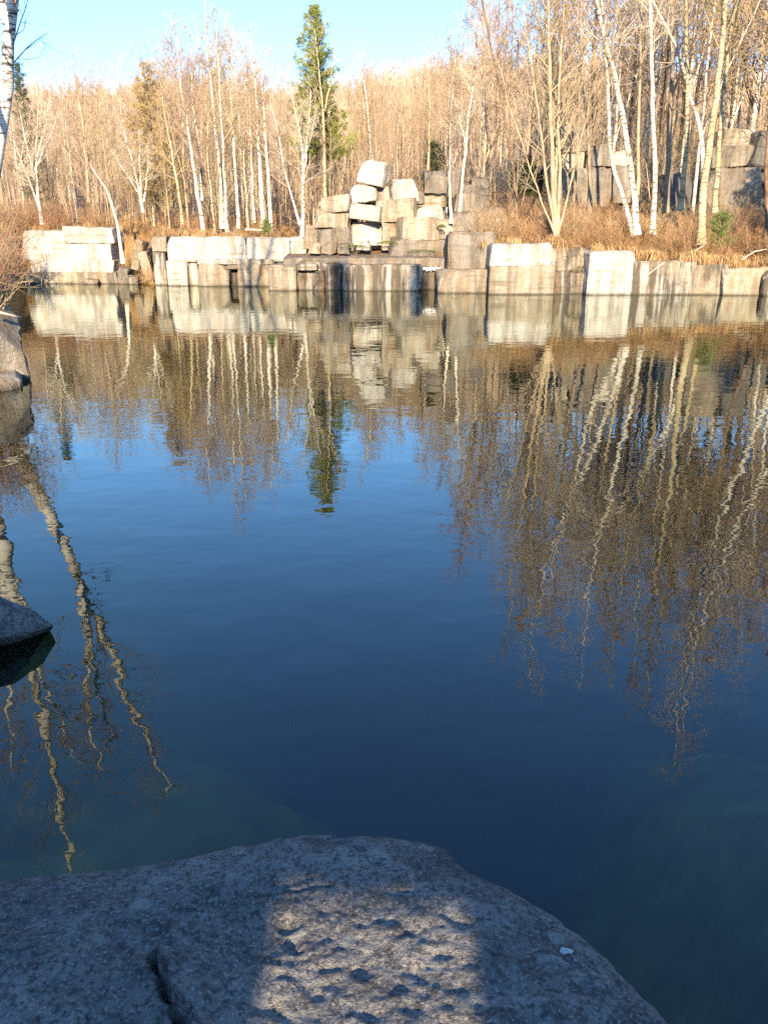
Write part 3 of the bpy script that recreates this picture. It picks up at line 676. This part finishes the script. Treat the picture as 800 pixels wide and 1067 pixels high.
# conifers
def conifer(name, label, base, H, Rw, needle, seed, n=70, clump=11, lo=.12, bl=.13, group=None, bark='bark_brown', sz=1.0, ex=.72):
    q = random.Random(seed); e = empty(name, base); tag(e, label, 'tree', group)
    T, F, B = MB(), MB(), MB()
    T.tube([Vector((0, 0, -.4)), Vector((0, 0, H*.5)), Vector((0, 0, H))], [H*.016, H*.01, .01], 7); T.build('trunk', M[bark], e)
    for i in range(n):
        tt = lo+(1-lo)*(i/n)**.95; z = H*tt; az = i*2.4+q.uniform(-.5, .5)
        L = Rw*(1-tt)**ex*q.uniform(.5, 1.2)*(1.15 if tt > .3 else .9)+.12
        d = Vector((math.cos(az), math.sin(az), q.uniform(.05, .35)+.5*tt)).normalized()
        p0 = Vector((0, 0, z)); tip = p0+d*L
        B.tube([p0, p0+d*L*.5, tip+Vector((0, 0, .06*L))], [.022, .014, .005], 3)
        m = max(3, int(L/.16))
        for k in range(m):
            f = .22+.78*(k+.5)/m; c0 = p0+d*L*f
            for s_ in range(3):
                c = c0+Vector((q.gauss(0, .13), q.gauss(0, .13), q.gauss(0, .07)))*(.5+L*.35)
                for b_ in range(clump):
                    dd = Vector((q.gauss(0, 1)+d.x*.6, q.gauss(0, 1)+d.y*.6, q.gauss(0, .8)+.35)).normalized()
                    sd = dd.cross(Vector((q.gauss(0, 1), q.gauss(0, 1), q.gauss(0, 1)))).normalized()*.011*sz
                    a = c+Vector((q.gauss(0, .05), q.gauss(0, .05), q.gauss(0, .05)))
                    F.tri(a-sd, a+sd, a+dd*bl*sz*q.uniform(.6, 1.3))
    B.build('bough', M['bark_grey'], e); F.build('crown', M[needle], e, smooth=False)
    return e
pb = at(336, 226, 45.5); pt = at(331, 7, 45.5)
conifer('pine_tree', 'tall narrow green pine alone against the sky, left of the block pile', Vector((at(333, 226, 45.5).x, 45.5, terrain(pb.x, 45.5))), pt.z-terrain(pb.x, 45.5), 2.15, 'needles', 81, n=125, clump=11, lo=.37, sz=1.4, ex=.6)
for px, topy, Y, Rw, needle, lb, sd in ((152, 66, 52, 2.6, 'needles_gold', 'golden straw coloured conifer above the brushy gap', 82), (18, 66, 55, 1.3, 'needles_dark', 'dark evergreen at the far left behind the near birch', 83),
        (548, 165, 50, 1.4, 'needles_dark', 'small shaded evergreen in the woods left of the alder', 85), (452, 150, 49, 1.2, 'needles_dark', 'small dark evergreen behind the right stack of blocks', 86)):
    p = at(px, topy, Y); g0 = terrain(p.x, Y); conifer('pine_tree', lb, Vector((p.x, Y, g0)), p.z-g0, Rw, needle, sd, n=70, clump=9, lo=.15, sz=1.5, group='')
conifer('pine_tree', 'evergreen outside the right edge that shades the right hand stone stack', Vector((18.6, 31.5, terrain(18.6, 36)-.8)), 8.6, 2.6, 'needles', 90, n=90, clump=8, lo=.05, sz=1.8, group='')
for xx, hh, sd in ((-2.6, 19.6, 91), (.9, 19.2, 92)):
    conifer('pine_tree', ('left' if xx < 0 else 'right')+' one of two tall pines far behind the viewer that shade the slab ledge', Vector((xx, -22, terrain(xx, -22))), hh-terrain(xx, -22), 2.6, 'needles', sd, n=50, clump=7, lo=.76, sz=2, group='')
p = at(748, 256, 36.3); conifer('pine_sapling', 'small bright green pine sapling in the ferns beside the bold yellow birch', Vector((p.x, 36.3, p.z-.1)), 1.35, .75, 'needles_young', 87, n=34, clump=7, lo=.05, bl=.12, sz=1)
p = at(277, 244, 43.6); conifer('pine_sapling', 'tiny yellow green sapling on the ledge top under the birch pair', Vector((p.x, 43.6, p.z-.1)), .75, .3, 'needles_young', 89, n=20, clump=6, lo=.05, bl=.1, sz=1)

# forest: prototypes first, then copies
def proto(name, label, bark, twig, seed, H, r0, group, P, lean=.05, fork=0):
    q = random.Random(seed)
    path = [Vector((0, 0, -.5))]
    x = y = 0
    for i in range(1, 9):
        x += q.gauss(0, lean)*H/8; y += q.gauss(0, lean)*H/8; path.append(Vector((x, y, H*i/8)))
    st = [(path, r0, .015)]
    for k in range(fork):
        i = q.randint(2, 4); a = q.uniform(0, 6.28); dd = Vector((math.cos(a)*.35, math.sin(a)*.35, 1)).normalized()
        p_ = [path[i]]
        for s_ in range(4): dd = (dd+Vector((q.gauss(0, .06), q.gauss(0, .06), .05))).normalized(); p_.append(p_[-1]+dd*H*.12)
        st.append((p_, r0*.55, .012, dict(nb=int(P['nb']*.5), lo=.3)))
    return tree(name, label, 'tree', st, bark, twig, seed, base=Vector((0, 0, 0)), group=group, P=P)
PF = dict(PD, nb=28, lo=.26, len=.21, br=.42, k=[0, 6, 4], rmin=.011, thin=.8)
kinds = [('bark_tan', 'twig_tan', .11), ('bark_grey', 'twig_red', .12), ('birch', 'twig_red', .10), ('bark_grey', 'twig_tan', .09), ('birch', 'twig_tan', .10), ('bark_tan', 'twig_red', .13), ('bark_tan', 'twig_olive', .10), ('bark_brown', 'twig_red', .12)]
protos = [proto('bare_tree', 'x', b, t_, 200+i, 12, r_, '', PF, .05, i % 3) for i, (b, t_, r_) in enumerate(kinds)]
KN = ['tan', 'grey', 'pale barked', 'thin grey', 'white barked', 'stout tan', 'olive', 'dark brown']
SKY = [(-60, 70), (0, 76), (60, 78), (100, 66), (140, 70), (170, 60), (200, 34), (235, 22), (270, 50), (298, 92), (345, 104), (385, 72), (425, 98), (450, 55), (470, 15), (500, -60), (560, -170), (640, -230), (800, -300), (1000, -330)]
ZONES = [(-200, 70, 'at the far left, behind the stepped ledge'), (70, 185, 'behind the brushy gap at the left'), (185, 300, 'behind the close row of white birches'), (300, 430, 'beyond the green pine and tall block stack'),
         (430, 560, 'behind the grey blocks and forked birch'), (560, 690, 'behind the alder and crossing birches'), (690, 1200, 'behind the right hand stone stack')]
used = [False]*len(protos)
def place(i, p, rz, sc, label, group):
    if not used[i]:
        used[i] = True; o = protos[i]; o.location = p; o.rotation_euler.z = rz; o.scale = (sc, sc, sc); o['label'] = label
    else: o = dup(protos[i], p, rz, sc, label)
    o['group'] = group; return o
taken = []
cnt = 0
while cnt < 255:
    Y = 43+ (rnd.random()**1.3)*52; px = rnd.uniform(-70, 960) if rnd.random() < .8 else rnd.uniform(150, 470)
    x = (px-400)/FPX*(Y*CP+.2)
    d = pond_d(x, Y)
    if d < (2.5 if px < 480 else 4): continue
    if any((x-a)**2+(Y-b)**2 < 1.0 for a, b in taken): continue
    g0 = terrain(x, Y, d)
    top = at(px, lerp_table(SKY, px), Y).z
    h = (top-g0)*rnd.uniform(.68, 1.06)
    if px > 460: h = min(h, rnd.uniform(13, 20) if px < 570 else rnd.uniform(15, 23))
    h = max(6, min(h, 23))
    taken.append((x, Y)); i = rnd.randrange(len(protos)); cnt += 1
    zn = next(z for a, b, z in ZONES if a <= px < b)
    place(i, Vector((x, Y, g0)), rnd.uniform(0, 6.28), h/12, KN[i]+' bare tree in the crowded woods '+zn, 'bare woodland trees '+zn)
for i, u in enumerate(used):
    if not u: place(i, Vector((-30, 60+i, terrain(-30, 60+i))), 0, .8, KN[i]+' bare tree in the crowded woods at the far left, behind the stepped ledge', 'bare woodland trees at the far left, behind the stepped ledge')
# saplings under the trees
def sap_proto(mat, seed, n, H, r):
    q = random.Random(seed); e = empty('bare_sapling'); tag(e, 'x', 'sapling'); B = MB()
    P = dict(wob=.05, up=.03, lv=3, k=[0, 9, 5], rmin=.006)
    for i in range(n):
        a = q.uniform(0, 6.28); d = Vector((math.cos(a)*q.uniform(.03, .22), math.sin(a)*q.uniform(.03, .22), 1)).normalized()
        grow(B, Vector((math.cos(a)*.25, math.sin(a)*.25, -.2)), d, H*q.uniform(.55, 1), r*q.uniform(.7, 1.2), 1, q, P)
    B.build('stems', M[mat], e); return e
saps = [sap_proto('twig_tan', 501, 4, 5, .028), sap_proto('twig_red', 502, 6, 4.2, .022), sap_proto('twig_olive', 503, 3, 5.5, .03), sap_proto('twig_pale', 504, 3, 4.6, .026)]
PN_ = ['tan', 'reddish', 'olive brown', 'pale']; su = [False]*4; n = 0
while n < 170:
    Y = 43.5+rnd.random()*22; px = rnd.uniform(-60, 860); x = (px-400)/FPX*(Y*CP+.2); d = pond_d(x, Y)
    if d < 2.2: continue
    n += 1; i = rnd.choice((0, 0, 1, 1, 2, 3)); zn = next(z for a, b, z in ZONES if a <= px < b)
    lb = PN_[i]+' leafless sapling in the undergrowth '+zn; p = Vector((x, Y, terrain(x, Y, d)-.05)); k = rnd.uniform(.7, 1.3)
    if su[i]: o = dup(saps[i], p, rnd.uniform(0, 6.28), k, lb)
    else: su[i] = True; o = saps[i]; o.location = p; o['label'] = lb
    o['group'] = 'leafless saplings '+zn
# shrubs and saplings
def shrub_proto(label, mat, seed, n, H, spread, group, name='bare_shrub', lv=3):
    q = random.Random(seed); e = empty(name); tag(e, label, 'shrub', group); B = MB()
    P = dict(wob=.16, up=.02, lv=lv, k=[0, 5, 4], rmin=.0045)
    for i in range(n):
        a = q.uniform(0, 6.28); r_ = q.random()*.35
        d = Vector((math.cos(a)*q.uniform(.1, spread), math.sin(a)*q.uniform(.1, spread), 1)).normalized()
        grow(B, Vector((math.cos(a)*r_, math.sin(a)*r_, -.1)), d, H*q.uniform(.5, 1), .011, 1, q, P)
    B.build('stems', M[mat], e); return e
sp = [shrub_proto('x', 'brush', 401, 26, 1.5, 1.3, ''), shrub_proto('x', 'brush_red', 402, 30, 1.7, 1.0, ''), shrub_proto('x', 'twig_tan', 403, 24, 1.6, 1.2, ''), shrub_proto('x', 'dead_leaf', 404, 34, 1.1, 1.8, '')]
SN = ['rust brown', 'reddish', 'tan', 'straw gold']
SZ = [(-300, 110, 'on the left bank beside the stepped ledge'), (110, 172, 'filling the brushy gap at the left'), (172, 330, 'on the leaf litter above the long white ledge'), (330, 500, 'around the stacked blocks'), (500, 660, 'above the pale ledges under the alder'), (660, 1200, 'on the right bank under the birches')]
sused = [False]*4
def put_shrub(i, px, p, sc):
    zn = next(z for a, b, z in SZ if a <= px < b); lb = SN[i]+' leafless shrub '+zn
    if not sused[i]:
        sused[i] = True; o = sp[i]; o.location = p; o.scale = (sc,)*3; o['label'] = lb
    else: o = dup(sp[i], p, rnd.uniform(0, 6.28), sc, lb)
    o['group'] = 'shrubs '+zn
n = 0
while n < 230:
    m = rnd.random()
    if m < .5: px, Y = rnd.uniform(495, 860), 35.2+rnd.random()**1.4*9
    elif m < .78: px, Y = rnd.uniform(-40, 330), 42+rnd.random()*8
    elif m < .84: px, Y = rnd.uniform(118, 160), 43.6+rnd.random()*2.5
    else: px, Y = rnd.uniform(-60, 22), 15+rnd.random()*28
    x = (px-400)/FPX*(Y*CP+.2); d = pond_d(x, Y)
    if d < (.9 if px > 172 or px < 100 else -.2): continue
    if 290 < px < 495: continue
    z = max(.1, terrain(x, Y, d)); n += 1
    right = px > 495
    i = rnd.choice((0, 0, 1, 2, 3, 3) if right else (1, 1, 2, 0, 3))
    if 115 < px < 165: i = rnd.choice((2, 3, 3))
    put_shrub(i, px, Vector((x, Y, z)), rnd.uniform(.55, 1.25)*(.75 if 165 < px < 330 else 1))
for px, Y, z in ((-22, 12.6, 1.15), (-40, 12.4, 1.15), (-8, 12.9, 1.1), (-12, 15, 1.3), (-30, 14, 1.3), (0, 19, 1.3), (8, 22, 1.6), (-18, 18, 1.5)):
    x = (px-400)/FPX*(Y*CP+.4); put_shrub(rnd.choice((1, 1, 2)), px, Vector((x, Y, z)), rnd.uniform(.7, 1.0))
# leaf litter and dead fern, one mass
G = MB(); n = 0
while n < 52000:
    m = rnd.random()
    if m < .22: px, Y = rnd.uniform(505, 900), 34.0+rnd.random()*1.6
    elif m < .55: px, Y = rnd.uniform(490, 900), 34.6+rnd.random()**1.5*9
    elif m < .9: px, Y = rnd.uniform(-20, 335), 41.7+rnd.random()**1.3*8
    else: px, Y = rnd.uniform(-80, 26), 12+rnd.random()*32
    x = (px-400)/FPX*(Y*CP+.2); d = pond_d(x, Y)
    if d < (.35 if px < 500 else -.3): continue
    z = terrain(x, Y, d)
    cl = noise.noise(Vector((x*.9, Y*.9, 5)))+.5*noise.noise(Vector((x*2.7, Y*2.7, 8)))
    if d < 1.3:
        if d < .75 and cl < .06: continue
        z = max(z, lerp_table(BANK, x)+.06+.22*cl+rnd.uniform(-.08, .06) if Y > 30 else z)
    n += 1
    a = rnd.uniform(0, 6.28); L = rnd.uniform(.15, .5)*(1+.9*max(0, cl)); ld = Vector((math.cos(a), math.sin(a)-.25, 0))
    p0 = Vector((x, Y, z-.03)); p1 = p0+ld*L*.35+Vector((0, 0, L*.6)); p2 = p0+ld*L*.95+Vector((0, 0, L*rnd.uniform(-.9 if d < 1 else .05, .9)))
    sd = Vector((-ld.y, ld.x, 0))*rnd.uniform(.005, .011)
    G.quad(p0-sd, p0+sd, p1+sd, p1-sd); G.tri(p1-sd, p1+sd, p2)
tag(G.build('dead_fern_litter', M['dead_leaf'], smooth=False), 'rust and straw coloured dead fern and grass covering the bank tops', 'dry grass', kind='stuff')
# fallen logs and sticks on the banks
def log(label, pts, Y, r, mat='dead_log'):
    g = MB(); P_ = [at(x, y, Y+k*.3) for k, (x, y) in enumerate(pts)]; g.tube(resample(P_, 6), [r*(1-.09*i) for i in range(7)], 7, cap=True)
    tag(g.build('fallen_branch', M[mat]), label, 'branch', 'fallen branches on the banks')
log('short pale fallen log on leaf litter under the cream birches', [(256, 239), (275, 240)], 43.2, .07)
log('long bare stick lying diagonally down the low stained ledge', [(692, 273), (675, 286), (660, 291)], 33.9, .03)
log('thin arched branch drooping over the dry ferns at the right edge', [(772, 271), (785, 262), (802, 259)], 34.6, .035)
log('pale fallen branch leaning in the brush below the bold birch', [(706, 274), (722, 262), (734, 255)], 34.6, .04)
log('pale dead branch lying along the top of the bank rock', [(-30, 318), (2, 326), (22, 331)], 11.6, .03)
# distant hillside wood, far enough to read as one mass
F = MB(); q = random.Random(5); n = 0
while n < 4200:
    Y = q.uniform(100, 335); px = q.uniform(-80, 900); x = (px-400)/FPX*(Y*CP)
    z = terrain(x, Y, 80); h = q.uniform(7, 12); n += 1
    F.tube([Vector((x, Y, z-.5)), Vector((x+q.gauss(0, .3), Y, z+h*.6)), Vector((x+q.gauss(0, .5), Y, z+h))], [.16, .10, .02], 3)
    for k in range(15):
        a = q.uniform(0, 6.28); tt = q.uniform(.3, .95); b = Vector((x, Y, z+h*tt)); L = h*.27*(1.25-tt)
        d = Vector((math.cos(a), math.sin(a)*.8, q.uniform(.5, 1.4)))*L; s_ = Vector((.035, 0, 0))*(Y/150)
        F.tri(b-s_, b+s_, b+d); d2 = Vector((d.y*.5, d.x*.5, d.z*.8)); m_ = b+d*.45; F.tri(m_-s_*.8, m_+s_*.8, m_+d2*.7); F.tri(m_-s_*.8, m_+s_*.8, m_-d2*.5+Vector((0, 0, d.z*.9)))
tag(F.build('hillside_wood', M['wood_far'], smooth=False), 'reddish brown bare wood covering the distant hill', 'woodland', kind='stuff')
